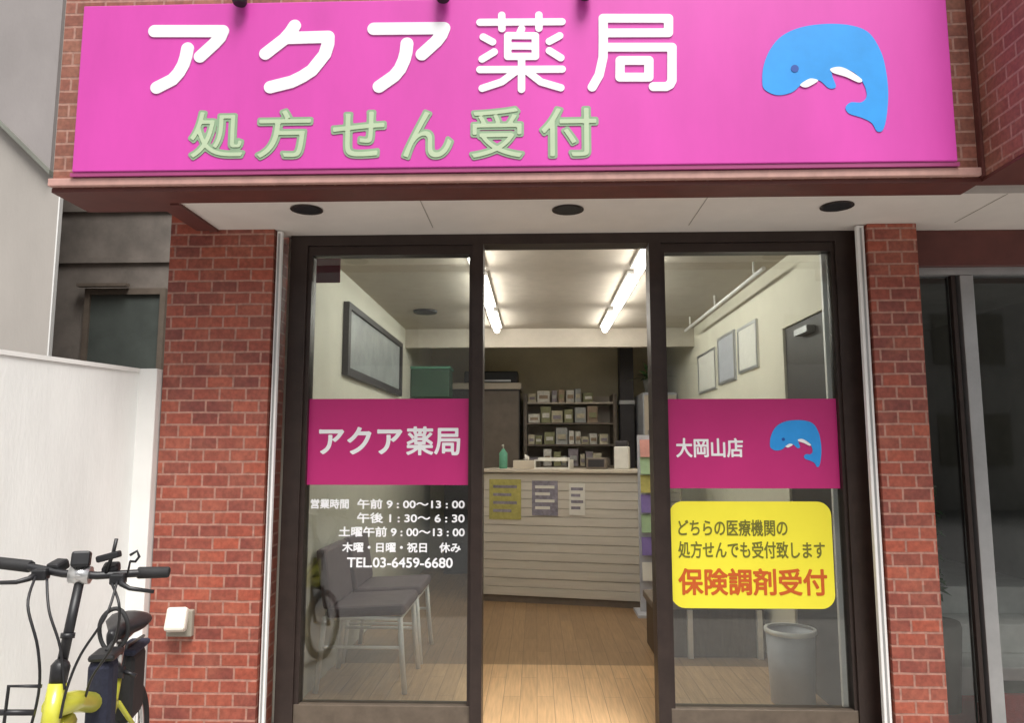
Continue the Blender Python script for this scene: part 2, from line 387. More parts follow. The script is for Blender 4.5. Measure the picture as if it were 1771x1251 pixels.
# right wall with its doorway
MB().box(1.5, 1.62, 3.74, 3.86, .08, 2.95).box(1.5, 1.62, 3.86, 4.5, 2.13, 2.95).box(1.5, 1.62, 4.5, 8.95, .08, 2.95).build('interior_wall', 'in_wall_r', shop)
MB().box(-1.25, 1.5, 8.8, 8.95, .08, 2.95).build('back_wall', 'back_wall', shop)
MB().box(-1.25, 1.5, 3.74, 7.05, 2.55, 2.70).build('ceiling', 'in_ceiling', shop)
MB().box(-1.25, 1.5, 7.05, 8.8, 2.62, 2.75).build('ceiling', 'back_wall', shop)
MB().box(-1.25, 1.5, 6.98, 7.05, 2.37, 2.549).build('bulkhead', 'in_ceiling', shop)
MB().box(-1.28, 1.62, 3.52, 3.74, 2.50, 3.42).build('lintel', 'brick_dark', shop)
MB().box(-1.25, 1.585, 3.50, 3.60, 0, .085).build('door_step', 'paving', shop)

for x in (-.50, .74, 2.0): MB().box(x - .002, x + .002, 3.095, 3.495, 2.4765, 2.4785).build('soffit_joint', 'outlet_grey', shop)
# soffit downlights
for i, (x, y, wh) in enumerate(((-1.03, 3.2, 'leftmost of the three, over the left door'), (.147, 3.24, 'middle one, over the open doorway'), (1.34, 3.23, 'rightmost of the three, over the right door'))):
    t = thing('downlight', (x, y, 2.478), 'dark unlit round downlight in the white soffit, ' + wh, 'downlight', 'downlights in the soffit')
    MB().lathe([(.072, -.003), (.072, .0), (.060, .0), (.060, -.003)], (x, y, 2.476), 28, cap=False).build('trim_ring', 'bronze', t)
    MB().lathe([(.0595, -.002), (.0595, .0015)], (x, y, 2.475), 28).build('lamp_well', 'black', t)

# guide rails either side of the doors
for x0, x1, lab in ((-1.274, -1.249, 'slim white vertical guide rail beside the left brick pier'), (1.545, 1.580, 'slim white vertical guide rail beside the right brick pier')):
    t = thing('shutter_rail', ((x0 + x1) / 2, 3.52, 0), lab, 'guide rail', 'white guide rails beside the doors')
    MB().box(x0, x1, 3.512, 3.54, .0, 2.474, bev=.004).build('rail_body', 'whitemetal', t)
    MB().box((x0 + x1) / 2 - .004, (x0 + x1) / 2 + .004, 3.508, 3.512, .02, 2.46).build('rail_lip', 'alu', t)

# ---------------------------------------------------------------- storefront
sf = thing('storefront_entrance', (.16, 3.66, .08), 'dark bronze framed shopfront with two glazed side panels and open middle', 'entrance')
MB().box(-1.236, -1.15, 3.61, 3.73, .085, 2.477).box(1.478, 1.59, 3.61, 3.73, .085, 2.477).box(-1.15, 1.478, 3.61, 3.73, 2.425, 2.477).build('door_frame', 'bronze', sf)
MB().box(-.315, -.26, 3.60, 3.72, .085, 2.424).build('mullion', 'bronze', sf)
MB().box(.562, .62, 3.60, 3.72, .085, 2.424).build('mullion', 'bronze', sf)
for x0, x1 in ((-1.15, -.315), (.62, 1.478)):
    p = MB().box(x0, x1, 3.625, 3.70, 2.378, 2.424).box(x0, x0 + .022, 3.625, 3.70, .205, 2.378).box(x1 - .016, x1, 3.625, 3.70, .205, 2.378).build('panel_frame', 'bronze', sf)
    MB().box(x0, x1, 3.62, 3.70, .086, .205, bev=.003).build('bottom_rail', 'bronze_light', p)
    MB().box(x0 + .02, x1 - .014, 3.655, 3.661, .20, 2.38).build('glass_pane', 'glass', p)
MB().box(-.26, .562, 3.61, 3.73, .081, .089).build('threshold', 'bronze_light', sf)
MB().box(1.430, 1.452, 3.668, 3.69, .2, 2.376).build('edge_strip', 'whitemetal', sf)

# ---------------------------------------------------------------- the big sign
sign = thing('shop_sign', (-.1, 2.92, 2.545), 'long pink shop sign with white and green lettering and blue dolphin', 'sign')
YS = 2.90
MB().box(-1.925, 1.69, YS, 2.938, 2.548, 3.285, bev=.004).build('sign_panel', 'pink', sign)
MB().box(-1.935, 1.70, 2.905, 2.938, 2.530, 2.546).build('sign_trim', 'pink_side', sign)
A1 = [[(-1.609, 3.163), (-1.316, 3.157), (-1.327, 3.128), (-1.35, 3.101), (-1.407, 3.045)], [(-1.463, 3.082), (-1.468, 3.045), (-1.477, 3.01), (-1.495, 2.974), (-1.52, 2.944), (-1.585, 2.91)]]
KU = [[(-1.01, 3.175), (-1.028, 3.145), (-1.052, 3.116), (-1.129, 3.053)], [(-1.033, 3.121), (-.866, 3.123), (-.866, 3.09), (-.878, 3.045), (-.93, 2.975), (-.97, 2.948), (-1.014, 2.926), (-1.103, 2.904)]]
A2 = [[(-.674, 3.155), (-.379, 3.152), (-.39, 3.122), (-.41, 3.094), (-.469, 3.038)], [(-.533, 3.086), (-.536, 3.048), (-.544, 3.014), (-.56, 2.975), (-.584, 2.944), (-.646, 2.899)]]
YA = [[(-.228, 3.175), (.114, 3.171)], [(-.137, 3.205), (-.136, 3.145)], [(.018, 3.203), (.018, 3.144)], [(-.112, 3.114), (.003, 3.111), (.003, 3.02), (-.112, 3.022), (-.112, 3.114)], [(-.112, 3.068), (.003, 3.065)], [(-.054, 3.143), (-.064, 3.118)], [(-.214, 3.11), (-.175, 3.087)], [(-.218, 3.012), (-.168, 3.043)], [(.104, 3.109), (.061, 3.085)], [(.108, 3.012), (.061, 3.044)], [(-.227, 2.966), (.113, 2.962)], [(-.0545, 3.008), (-.055, 2.877)], [(-.079, 2.955), (-.136, 2.911), (-.217, 2.884)], [(-.03, 2.955), (.025, 2.908), (.107, 2.881)]]
KY = [[(.285, 3.183), (.555, 3.177), (.553, 3.114), (.291, 3.118)], [(.285, 3.183), (.284, 3.08), (.282, 3.01), (.265, 2.934), (.236, 2.882)], [(.29, 3.055), (.566, 3.05), (.562, 2.904), (.553, 2.887), (.538, 2.879), (.486, 2.88)], [(.352, 2.996), (.47, 2.994), (.468, 2.921), (.35, 2.923), (.352, 2.996)]]
big = [contour_mesh(stroke_loops(A1, .054), .004), contour_mesh(stroke_loops(KU, .054), .004), contour_mesh(stroke_loops(A2, .054), .004), contour_mesh(stroke_loops(YA, .031, .0028), .004), contour_mesh(stroke_loops(KY, .038, .003), .004)]
put(big, YS - .0045, 'shop_name_lettering', 'white_letter', sign)
row2 = (('処', -1.441, 2.591, -1.197, 2.808), ('方', -1.158, 2.587, -.917, 2.811), ('せ', -.844, 2.588, -.611, 2.799), ('ん', -.55, 2.58, -.332, 2.797), ('受', -.27, 2.576, -.041, 2.807), ('付', .016, 2.577, .26, 2.803))
lo_ = put([text_mesh(c, *r, .002, .0105) for c, *r in row2], YS - .0025, 'prescription_lettering', 'green_letter', sign)
put([text_mesh(c, r[0] + .0095, r[1] + .0095, r[2] - .0095, r[3] - .0095, .002, .0002) for c, *r in row2], YS - .0050, 'letter_face', 'pale_letter', lo_)
DOL = [(.936, 2.862), (.929, 2.905), (.938, 2.967), (.967, 3.035), (1.017, 3.092), (1.096, 3.128), (1.20, 3.141), (1.30, 3.132), (1.37, 3.098), (1.412, 3.019), (1.428, 2.939), (1.432, 2.84), (1.42, 2.74), (1.402, 2.682), (1.378, 2.676), (1.358, 2.712), (1.318, 2.735), (1.272, 2.752), (1.258, 2.778), (1.28, 2.80), (1.322, 2.80), (1.345, 2.826), (1.337, 2.876), (1.303, 2.925), (1.251, 2.948), (1.215, 2.94), (1.212, 2.915), (1.224, 2.868), (1.196, 2.862), (1.162, 2.894), (1.125, 2.899), (1.085, 2.878), (1.045, 2.846), (.985, 2.836)]
DBEL = [(1.206, 2.945), (1.244, 2.952), (1.285, 2.933), (1.329, 2.896), (1.315, 2.884), (1.265, 2.909), (1.215, 2.927)]
DCH = [(1.080, 2.876), (1.098, 2.892), (1.125, 2.904), (1.153, 2.894), (1.12, 2.872), (1.10, 2.866)]
def circ(x, z, r, n=18): return [(x + r * math.cos(2 * math.pi * k / n), z + r * math.sin(2 * math.pi * k / n)) for k in range(n)]
def dolphin(parent, y, fx=lambda p: p, white=True):
    d = put([contour_mesh([[fx(p) for p in smooth_loop(DOL)]], .002)], y - .0025, 'dolphin_emblem', 'blue', parent)
    put([contour_mesh([[fx(p) for p in smooth_loop(DBEL)]], .0015), contour_mesh([[fx(p) for p in smooth_loop(DCH)]], .0015)], y - .0042, 'belly', 'white_letter', d)
    put([contour_mesh([[fx(p) for p in circ(1.062, 2.948, .016)]], .0015)], y - .0042, 'eye', 'navy', d)
dolphin(sign, YS)

# sign spotlights reaching over the top edge
for x, lab in ((-1.235, 'black sign spotlight over the first big character, leftmost of the row'), (-.38, 'black sign spotlight over the third big character of the sign'), (.21, 'black sign spotlight above the gap before the last big character')):
    t = thing('sign_spotlight', (x, 2.99, 3.5), lab, 'spotlight', 'spotlights above the sign')
    MB().tube([(x, 2.99, 3.5), (x, 2.92, 3.50), (x, 2.88, 3.46), (x, 2.87, 3.41)], .009).build('arm', 'black', t)
    ang = Vector((0, 0, -1)).normalized(); c0 = Vector((x, 2.862, 3.405))
    MB().tube([c0, c0 + ang * .03, c0 + ang * .14, c0 + ang * .15], [.016, .024, .03, .025], 16).build('lamp_head', 'black', t)
    MB().lathe([(.045, 0), (.045, .02)], (x, 2.985, 3.49), 14).build('bracket', 'black', t)

# ---------------------------------------------------------------- films on the glass
YG = 3.652
fl = thing('window_sign', (-.73, YG, 1.23), 'magenta band with white shop name across the left glass panel', 'window sign')
MB().box(-1.146, -.312, YG, YG + .0025, 1.228, 1.651).build('film', 'magenta', fl)
put([text_mesh('アクア', -1.075, 1.376, -.66, 1.512, .0015, .004), text_mesh('薬局', -.64, 1.372, -.373, 1.514, .0015, .003)], YG - .002, 'lettering', 'white_letter', fl)
fr = thing('window_sign', (1.03, YG, 1.21), 'magenta band with branch name and blue dolphin on the right glass panel', 'window sign')
MB().box(.622, 1.460, YG, YG + .0025, 1.214, 1.647).build('film', 'magenta', fr)
put([text_mesh('大岡山店', .68, 1.362, 1.004, 1.456, .0015, .0022)], YG - .002, 'lettering', 'white_letter', fr)
dolphin(fr, YG, lambda p: (1.133 + (p[0] - .929) / .503 * .245, 1.318 + (p[1] - 2.676) / .465 * .225))
fy = thing('window_sign', (1.02, YG, .65), 'yellow rounded notice with green and orange print on the right glass', 'window sign')
def rrect(x0, x1, z0, z1, r, n=6):
    o = []
    for cx, cz, a in ((x1 - r, z1 - r, 0), (x0 + r, z1 - r, 90), (x0 + r, z0 + r, 180), (x1 - r, z0 + r, 270)):
        o += [(cx + r * math.cos(R(a + 90 * k / n)), cz + r * math.sin(R(a + 90 * k / n))) for k in range(n + 1)]
    return o
put([contour_mesh([rrect(.64, 1.41, .652, 1.152, .065)], .002)], YG + .0005, 'film', 'yellow', fy)
put([text_mesh('どちらの医療機関の', .681, .988, 1.20, 1.066, .0012, .0012), text_mesh('処方せんでも受付致します', .678, .884, 1.372, .964, .0012, .0012)], YG - .0012, 'small_lettering', 'olive', fy)
put([text_mesh('保険調剤受付', .675, .712, 1.376, .838, .0012, .003)], YG - .0012, 'large_lettering', 'orange', fy)
hours = [('営業時間', -1.107, 1.112, -.918, 1.16), ('午前 9 : 00～13 : 00', -.876, 1.112, -.349, 1.16), ('午後 1 : 30～ 6 : 30', -.876, 1.044, -.349, 1.094), ('土曜午前 9 : 00～13 : 00', -.964, .978, -.348, 1.027), ('木曜・日曜・祝日　休み', -.945, .904, -.367, .952), ('TEL.03-6459-6680', -.92, .832, -.405, .88)]
ho = thing('opening_hours', (-.73, YG, .832), 'lines of white opening hours lettering on the left glass', 'lettering')
for n_, h in zip(('heading', 'morning_line', 'afternoon_line', 'saturday_line', 'closed_days_line', 'telephone_line'), hours): put([text_mesh(*h, .0012, .0014)], YG + .001, n_, 'white_letter', ho)
rs_ = MB().box(-1.118, -.995, 3.662, 3.666, 2.245, 2.372).build('sticker', mat('dark_crimson_film', (.22, .012, .04), .5, .15, 20))
tag(rs_, 'dark crimson square sticker in the top left corner of the left glass', 'sticker')

# ---------------------------------------------------------------- inside the shop
k = 0
for x, side in ((-.36, 'left'), (.64, 'right')):
    for (y0, y1), pos in (((3.85, 4.55), 'nearest the door'), ((4.70, 5.78), 'in the middle'), ((5.98, 6.82), 'farthest back')):
        t = thing('ceiling_light', (x, (y0 + y1) / 2, 2.55), f'lit fluorescent tube light in the {side} row of the shop ceiling, {pos}', 'ceiling light', 'fluorescent lights in the shop ceiling')
        MB().box(x - .045, x + .045, y0, y1, 2.528, 2.549).build('housing', 'housing', t)
        MB().tube([(x, y0 + .03, 2.503), (x, y1 - .03, 2.503)], .026, 12).build('tube', 'tube', t)
        k += 1
t = tag(MB().lathe([(.095, 0), (.10, .012), (.10, .0185)], (-.92, 6.05, 2.531), 24).build('ceiling_speaker', 'black'), 'round black ceiling speaker seen through the left glass', 'speaker')

# framed picture on the left wall
t = thing('framed_picture', (-1.25, 5.7, 1.88), 'wide dark framed picture hung high on the left inside wall', 'picture')
b = MB(); y0, y1, z0, z1 = 4.7, 6.65, 1.88, 2.36
b.box(-1.249, -1.21, y0, y1, z0, z0 + .05).box(-1.249, -1.21, y0, y1, z1 - .04, z1).box(-1.249, -1.21, y0, y0 + .06, z0 + .05, z1 - .04).box(-1.249, -1.21, y1 - .06, y1, z0 + .05, z1 - .04)
b.build('frame', 'dark_cab', t)
MB().box(-1.249, -1.23, y0 + .06, y1 - .06, z0 + .05, z1 - .04).build('print', 'picture', t)
# dark door in the right wall
t = thing('side_door', (1.53, 4.18, .08), 'dark brown door in the cream right inside wall', 'door')
MB().box(1.515, 1.555, 3.862, 4.498, .082, 2.128).build('door_leaf', 'dark_door', t)
MB().box(1.47, 1.515, 4.02, 4.22, 2.04, 2.075).build('door_closer', 'alu', t)
MB().tube([(1.515, 4.42, 1.05), (1.46, 4.42, 1.05), (1.46, 4.30, 1.05)], .011).build('handle', 'alu', t)
# notices pinned on right wall
for i, (y0, y1, z0, z1, m, lab) in enumerate(((4.98, 5.45, 1.95, 2.28, 'paper', 'pale notice sheet on the right inside wall, nearest the dark door'), (5.55, 6.05, 1.92, 2.30, 'grey_plastic', 'greyish poster on the right inside wall, between two pale sheets'), (6.15, 6.8, 1.90, 2.25, 'paper', 'pale notice sheet on the right inside wall, farthest from the dark door'))):
    t = thing('wall_notice', (1.499, (y0 + y1) / 2, z0), lab, 'notice', 'notices on the right inside wall')
    MB().box(1.488, 1.499, y0, y1, z0, z1).build('sheet', m, t)
    MB().box(1.482, 1.4875, y0, y0 + .02, z0, z1).box(1.482, 1.4875, y1 - .02, y1, z0, z1).box(1.482, 1.4875, y0 + .02, y1 - .02, z1 - .02, z1).box(1.482, 1.4875, y0 + .02, y1 - .02, z0, z0 + .02).build('frame', 'alu', t)
t = thing('curtain_rail', (1.3, 5.5, 2.5), 'thin white ceiling rail along the right side of the shop', 'rail')
MB().tube([(1.34, 4.3, 2.46), (1.34, 6.6, 2.46)], .012).build('rail', 'whitemetal', t)
for y in (4.5, 5.5, 6.4): MB().tube([(1.34, y, 2.46), (1.34, y, 2.55)], .006, 6).build('hanger', 'whitemetal', t)

# row of waiting chairs along the left wall
def chair(loc, label):
    t = thing('waiting_chair', loc, label, 'chair', 'waiting chairs along the left inside wall')
    MB().obox((.02, 0, .43), (.44, .47, .06), (0, R(-3), 0), .022).build('seat', 'purple_vinyl', t, True)
    MB().obox((-.215, 0, .605), (.055, .49, .33), (0, R(-9), 0), .02).build('backrest', 'purple_vinyl', t, True)
    for sx in (-1, 1):
        for sy in (-1, 1):
            MB().tube([(.21 * sx, .215 * sy, .40), (.225 * sx, .225 * sy, .2), (.245 * sx, .235 * sy, 0)], .015, 8).build('leg', 'chrome', t, True)
    MB().tube([(-.21, -.215, .392), (.21, -.215, .392), (.21, .215, .392), (-.21, .215, .392)], .013, 8, close=True).tube([(-.20, -.2, .40), (-.24, -.2, .62)], .011, 8).tube([(-.20, .2, .40), (-.24, .2, .62)], .011, 8).build('seat_frame', 'chrome', t, True)
    MB().tube([(-.225, -.226, .24), (.222, -.226, .24)], .009, 8).build('stretcher', 'chrome', t, True)
    MB().tube([(-.225, .226, .24), (.222, .226, .24)], .009, 8).build('stretcher', 'chrome', t, True)
    return t
c0 = chair((-.965, 4.42, .08), 'mauve grey waiting chair with silver legs, nearest the left glass panel')
copy_thing(c0, (-.965, 4.99, .078), 'mauve grey waiting chair with silver legs, farther back and darker along the left wall')

# waste bin at right
t = thing('waste_bin', (1.345, 4.12, .08), 'pale grey cylindrical bin on the floor behind the right glass', 'bin')
MB().lathe([(.11, 0), (.125, .36), (.118, .36), (.10, .02)], (1.345, 4.12, .08), 26).build('bin_body', 'grey_plastic', t)
MB().lathe([(.126, .352), (.134, .358), (.134, .376), (.117, .376)], (1.345, 4.12, .08), 26, cap=False).build('rim', 'chrome', t)
# low dark bench on right
t = thing('bench', (1.1, 5.1, .078), 'low dark brown box bench behind the right glass panel', 'bench')
MB().box(.74, 1.47, 4.93, 5.35, .38, .43, bev=.008).build('seat', 'shelf', t)
MB().box(.76, 1.46, 4.96, 5.33, .078, .379).build('panel_front', mat('brown_bench_panel', (.10, .07, .045), .55, .2, 8, stretch=(8, 1, 1)), t)
for x in (.98, 1.42): MB().box(x - .016, x + .016, 4.925, 4.955, .078, .379).build('leg', 'chrome', t)

# counter
CR = math.atan2(6.38 - 6.69, .92 + .47)
cx, cy = .225, 6.535
ct = thing('counter', (cx, cy, .078), 'pale reception counter with horizontal siding front', 'counter'); ct.rotation_euler = (0, 0, CR)
MB().box(-.75, 1.0, .03, .55, 0, 1.12).build('body', 'counter', ct, True)
b = MB()
for i in range(14): 
    b.box(-.75, 1.0, .005 + .004 * (i % 2), .029, .06 + i * .0755, .06 + i * .0755 + .071, bev=.003)
b.build('siding', 'counter', ct, True)
MB().box(-.75, 1.0, .02, .029, 0, .058).build('plinth', 'shelf', ct, True)
MB().box(-.78, 1.03, -.03, .58, 1.121, 1.15, bev=.004).build('counter_top', 'counter_top', ct, True)
def onc(u, v, z=1.15): 
    m = Matrix.Rotation(CR, 3, 'Z'); p = m @ Vector((u, v, 0)); return (p.x + cx, p.y + cy, z + .078)
def ctr(name, label, cat, u, v, z=1.15, group=None, rz=0):
    t = thing(name, onc(u, v, z), label, cat, group); t.rotation_euler = (0, 0, CR + rz); return t
for u0, u1, z0, z1, m, lab in ((-.66, -.37, .71, 1.06, 'paper_yellow', 'olive yellow notice taped to the counter front, leftmost'), (-.27, -.04, .75, 1.05, 'paper_grey', 'mauve grey printed notice taped to the counter front'), (.06, .20, .76, 1.03, 'paper', 'small pale notice taped to the counter front, rightmost')):
    t = ctr('counter_notice', lab, 'notice', (u0 + u1) / 2, 0, z0, 'notices on the counter front')
    h = (u1 - u0) / 2
    MB().box(-h, h, -.001, .0035, 0, z1 - z0).build('sheet', m, t, True)
    b = MB()
    for q in range(4): b.box(-h * .75, h * (.75 if q % 2 else .4), -.0022, -.0012, (z1 - z0) * (.18 + .2 * q), (z1 - z0) * (.18 + .2 * q) + .025)
    b.build('print_block', 'paper' if m == 'paper_grey' else 'paper_grey', t, True)
t = ctr('paper_tray', 'white stacked paper tray on the counter', 'tray', -.12, .25)
MB().box(-.16, .16, -.11, .11, 0, .012).box(-.16, .16, -.11, .11, .07, .082).box(-.16, -.15, -.11, .11, .012, .07).box(.15, .16, -.11, .11, .012, .07).build('tray', 'paper', t, True)
MB().box(-.13, .13, -.09, .09, .0825, .10).build('papers', 'paper', t, True)
t = ctr('card_terminal', 'small brown box with a screen on the counter beside the white dispenser', 'terminal', .28, .2)
MB().box(-.09, .09, -.07, .07, 0, .10, bev=.01).build('body', 'shelf', t, True)
MB().box(-.07, .07, -.074, -.0705, .02, .085).build('screen', 'dark_cab', t, True)
t = ctr('dispenser', 'white upright dispenser on the right half of the counter', 'dispenser', .50, .22)
MB().box(-.065, .065, -.06, .06, 0, .20, bev=.012).build('body', 'paper', t, True)
MB().box(-.055, .055, -.05, .05, .2005, .25, bev=.01).build('lid', 'dark_cab', t, True)
t = ctr('pump_bottle', 'teal pump bottle on the left end of the counter', 'bottle', -.58, .18)
MB().lathe([(.035, 0), (.038, .01), (.038, .14), (.018, .165), (.014, .18)], (0, 0, 0), 16).build('bottle', 'teal', t, True)
MB().tube([(0, 0, .18), (0, 0, .215), (0, -.035, .21)], .007, 8).build('pump', 'paper', t, True)
t = ctr('tissue_box', 'beige tissue box on the counter next to the teal bottle', 'box', -.38, .24)
MB().box(-.11, .11, -.055, .055, 0, .075, bev=.006).build('carton', 'counter_top', t, True)
MB().tube([(0, 0, .0755), (.012, .005, .10), (-.01, 0, .125)], [.03, .022, .006], 7).build('tissue', 'paper', t, True)
# leaflet stand at the right end, reaching down beside the counter
t = thing('leaflet_stand', (.93, 6.22, .078), 'upright stand of coloured leaflets at the right end of the counter', 'leaflet stand')
MB().box(.84, 1.10, 6.20, 6.24, .078, 1.52).box(.80, 1.14, 6.06, 6.36, .078, .10).build('frame', 'grey_plastic', t)
for q, (z, m) in enumerate(((.42, 'paper'), (.62, 'violet'), (.80, 'leaf_green'), (.96, 'violet'), (1.12, 'paper_yellow'), (1.27, 'leaf_green'), (1.41, 'salmon'))):
    MB().obox((.91, 6.175, z), (.11, .012, .145), (R(-12), 0, 0)).build('leaflet', m, t)
    MB().obox((1.035, 6.175, z - .01), (.11, .012, .135), (R(-12), 0, 0)).build('leaflet', ('salmon', 'leaf_green', 'paper', 'teal', 'paper', 'teal', 'paper')[q], t)

# dispensary behind the counter
sh = thing('medicine_shelves', (.38, 8.5, .078), 'tall dark shelves of medicine behind the counter', 'shelves')
b = MB(); b.box(-.14, -.10, 8.3, 8.72, .078, 2.02).box(.86, .90, 8.3, 8.72, .078, 2.02); b.build('case', 'shelf', sh); MB().box(-.10, .86, 8.70, 8.72, .078, 2.02).build('back_panel', 'counter_top', sh)
levels = (.95, 1.22, 1.46, 1.70, 1.93)
for z in levels: MB().box(-.10, .86, 8.3, 8.70, z - .02, z).build('shelf', 'counter_top' if z == 1.93 else 'shelf', sh)
pal = [mat(f'pack_{n}', c, .6, .15, 30) for n, c in (('white', (.84, .82, .76)), ('cream', (.70, .64, .48)), ('tan', (.46, .34, .24)), ('mauve', (.34, .30, .34)), ('olive', (.36, .36, .20)), ('grey', (.52, .53, .52)))]
names = ('white', 'cream', 'tan', 'mauve', 'olive', 'grey')
for li, z in enumerate(levels):
    x = -.085
    while x < .80:
        wd = random.uniform(.05, .14); hh = random.uniform(.08, .19 if z < 1.9 else .16); ci = random.randrange(6)
        if x + wd > .85: break
        if random.random() < .88:
            o = thing('medicine_box', (x + wd / 2, 8.45, z), f'small {names[ci]} medicine carton on the dispensary shelves', 'medicine box', f'{names[ci]} medicine cartons on the shelves')
            MB().box(-wd / 2, wd / 2, -.08 - random.uniform(0, .05), .1, 0, hh, bev=.003).build('carton', pal[ci], o, True)
            MB().box(-wd * .35, wd * .35, -.135, -.131, hh * .3, hh * .6).build('label', pal[(ci + 2) % 6], o, True)
        x += wd + random.uniform(.004, .03)
cb = thing('dark_cabinet', (-.55, 8.4, .078), 'tall dark cabinet behind the counter, left of the medicine shelves', 'cabinet')
MB().box(-1.0, -.18, 8.12, 8.7, .078, 2.06).build('carcass', 'dark_cab', cb)
MB().box(-1.02, -.16, 8.09, 8.72, 2.061, 2.13, bev=.004).build('top_panel', 'counter_top', cb)
MB().box(-.99, -.60, 8.105, 8.119, .1, 2.04).build('door', 'dark_cab', cb); MB().box(-.58, -.19, 8.105, 8.119, .1, 2.04).build('door', 'shelf', cb)
t = thing('printer', (-.48, 8.4, 2.131), 'black printer on top of the tall dark cabinet', 'printer')
MB().box(-.80, -.2, 8.2, 8.62, 2.132, 2.27, bev=.015).build('body', 'black', t); MB().box(-.72, -.28, 8.16, 8.2, 2.15, 2.17).build('paper_slot', 'alu', t)
t = thing('storage_box', (-1.0, 7.6, 1.85), 'dark green box high on the wall left of the dark cabinet', 'box')
MB().box(-1.249, -.86, 7.3, 7.6, 1.92, 2.2, bev=.01).build('carton', mat('dark_green_card', (.035, .09, .055), .6, .15), t); MB().box(-1.249, -.85, 7.29, 7.61, 2.201, 2.225).build('lid', 'teal', t)
t = thing('pipe_duct', (.98, 8.3, .078), 'dark upright pipe duct right of the medicine shelves', 'duct')
MB().box(.93, 1.08, 8.2, 8.4, .078, 2.62).build('duct', 'dark_cab', t); MB().box(.92, 1.09, 8.19, 8.41, 1.9, 1.94).build('clamp', 'alu', t)
t = thing('fridge', (1.28, 8.1, .078), 'pale medicine fridge at the right of the dispensary', 'fridge')
MB().box(1.12, 1.48, 7.8, 8.5, .078, 2.0, bev=.015).build('cabinet', 'grey_plastic', t); MB().box(1.13, 1.47, 7.775, 7.798, .9, 1.97, bev=.01).build('door', 'counter_top', t); MB().tube([(1.17, 7.76, 1.2), (1.17, 7.76, 1.6)], .01).build('handle', 'alu', t)
t = thing('potted_plant', (1.22, 8.0, 2.0), 'dark green plant in a pot on top of the pale fridge', 'plant')
MB().lathe([(.07, 0), (.10, .15), (.09, .15)], (1.25, 8.0, 2.0), 16).build('pot', 'clay', t)
b = MB()
for i in range(46):
    a, e = random.uniform(0, 6.28), random.uniform(.1, 1.4); L = random.uniform(.12, .30)
    p = Vector((1.25, 8.0, 2.15)); d = Vector((math.cos(a) * math.cos(e), math.sin(a) * math.cos(e), math.sin(e))); s_ = d.cross(Vector((0, 0, 1))).normalized() * .028
    q = p + d * L; b.face((p, p + d * L * .6 + s_, q - Vector((0, 0, .05)), p + d * L * .6 - s_))
b.build('foliage', 'leaf', t)

# ---------------------------------------------------------------- outlet on the left pier
t = thing('outlet_box', (-1.64, 3.5, .55), 'ivory weatherproof outlet with tilted hood on the left brick pier', 'outlet')
MB().box(-1.705, -1.585, 3.47, 3.4995, .545, .665, bev=.006).build('back_box', 'outlet_grey', t)
MB().obox((-1.645, 3.447, .628), (.092, .05, .105), (R(-22), 0, R(8)), .012).build('hood', 'outlet', t)

# ---------------------------------------------------------------- white wall at left
wl = thing('boundary_wall', (-1.95, 3.2, 0), 'white plastered boundary wall running back to the left brick pier', 'wall')
ang = math.atan2(-(-1.89 + 2.07), .70)
dx, dy = (.18 / .723, .70 / .723)
def along(s0, s1, off0, off1, z0, z1):
    P = lambda s, o: (-1.89 + dx * s + dy * o, 3.47 + dy * s - dx * o)
    b = MB(); v = [b.bm.verts.new((*P(s, o), z)) for s in (s0, s1) for o in (off0, off1) for z in (z0, z1)]
    for q in ((0, 1, 3, 2), (4, 6, 7, 5), (0, 4, 5, 1), (2, 3, 7, 6), (0, 2, 6, 4), (1, 5, 7, 3)): b.bm.faces.new([v[i] for i in q])
    return b
along(-3.3, -.015, -.12, 0, 0, 1.765).build('wall_panel', 'plaster', wl)
along(-3.3, -.015, -.128, .006, 1.766, 1.785).build('coping', 'plaster_cap', wl)
MB().box(-2.0, -1.806, 3.455, 3.53, 0, 1.785, bev=.004).build('end_post', 'plaster_cap', wl)

# ---------------------------------------------------------------- neighbours
g = thing('grey_neighbour_building', (-5.2, 5.6, 0), 'pale grey mortar building left of the gap, with darker slanted upper cladding', 'building')
def prism(pts, y0, y1):
    b = MB(); A = [b.bm.verts.new((x, y0, z)) for x, z in pts]; B = [b.bm.verts.new((x, y1, z)) for x, z in pts]
    b.bm.faces.new(A); b.bm.faces.new(B[::-1])
    for i in range(len(pts)): b.bm.faces.new((A[i], A[(i + 1) % len(pts)], B[(i + 1) % len(pts)], B[i]))
    return b
b = MB(); q_ = [(-7.5, 5.5), (-3.735, 5.5), (-5.35, 7.9), (-7.5, 7.9)]
A = [b.bm.verts.new((x, y, 0)) for x, y in q_]; B = [b.bm.verts.new((x, y, 8.5)) for x, y in q_]
b.bm.faces.new(A); b.bm.faces.new(B)
for i in range(4): b.bm.faces.new((A[i], A[(i + 1) % 4], B[(i + 1) % 4], B[i]))
b.build('wall', 'greywall', g)
prism([(-3.80, 3.585), (-3.80, 8.5), (-7.5, 8.5), (-7.5, 7.10)], 5.46, 5.499).build('upper_cladding', 'greywall_up', g)
prism([(-3.79, 3.535), (-3.79, 3.575), (-7.5, 7.09), (-7.5, 7.05)], 5.44, 5.499).build('slanted_trim', 'dark_int', g)
MB().box(-3.733, -3.722, 5.49, 5.53, 0, 8.5).build('corner_bead', 'plaster', g)
d = thing('dark_rear_building', (-4.0, 8.6, 0), 'dark weathered building at the back of the gap, with dim window', 'building')
MB().box(-7, -1.85, 8.05, 10, 0, 9).build('wall', 'darkwall', d)
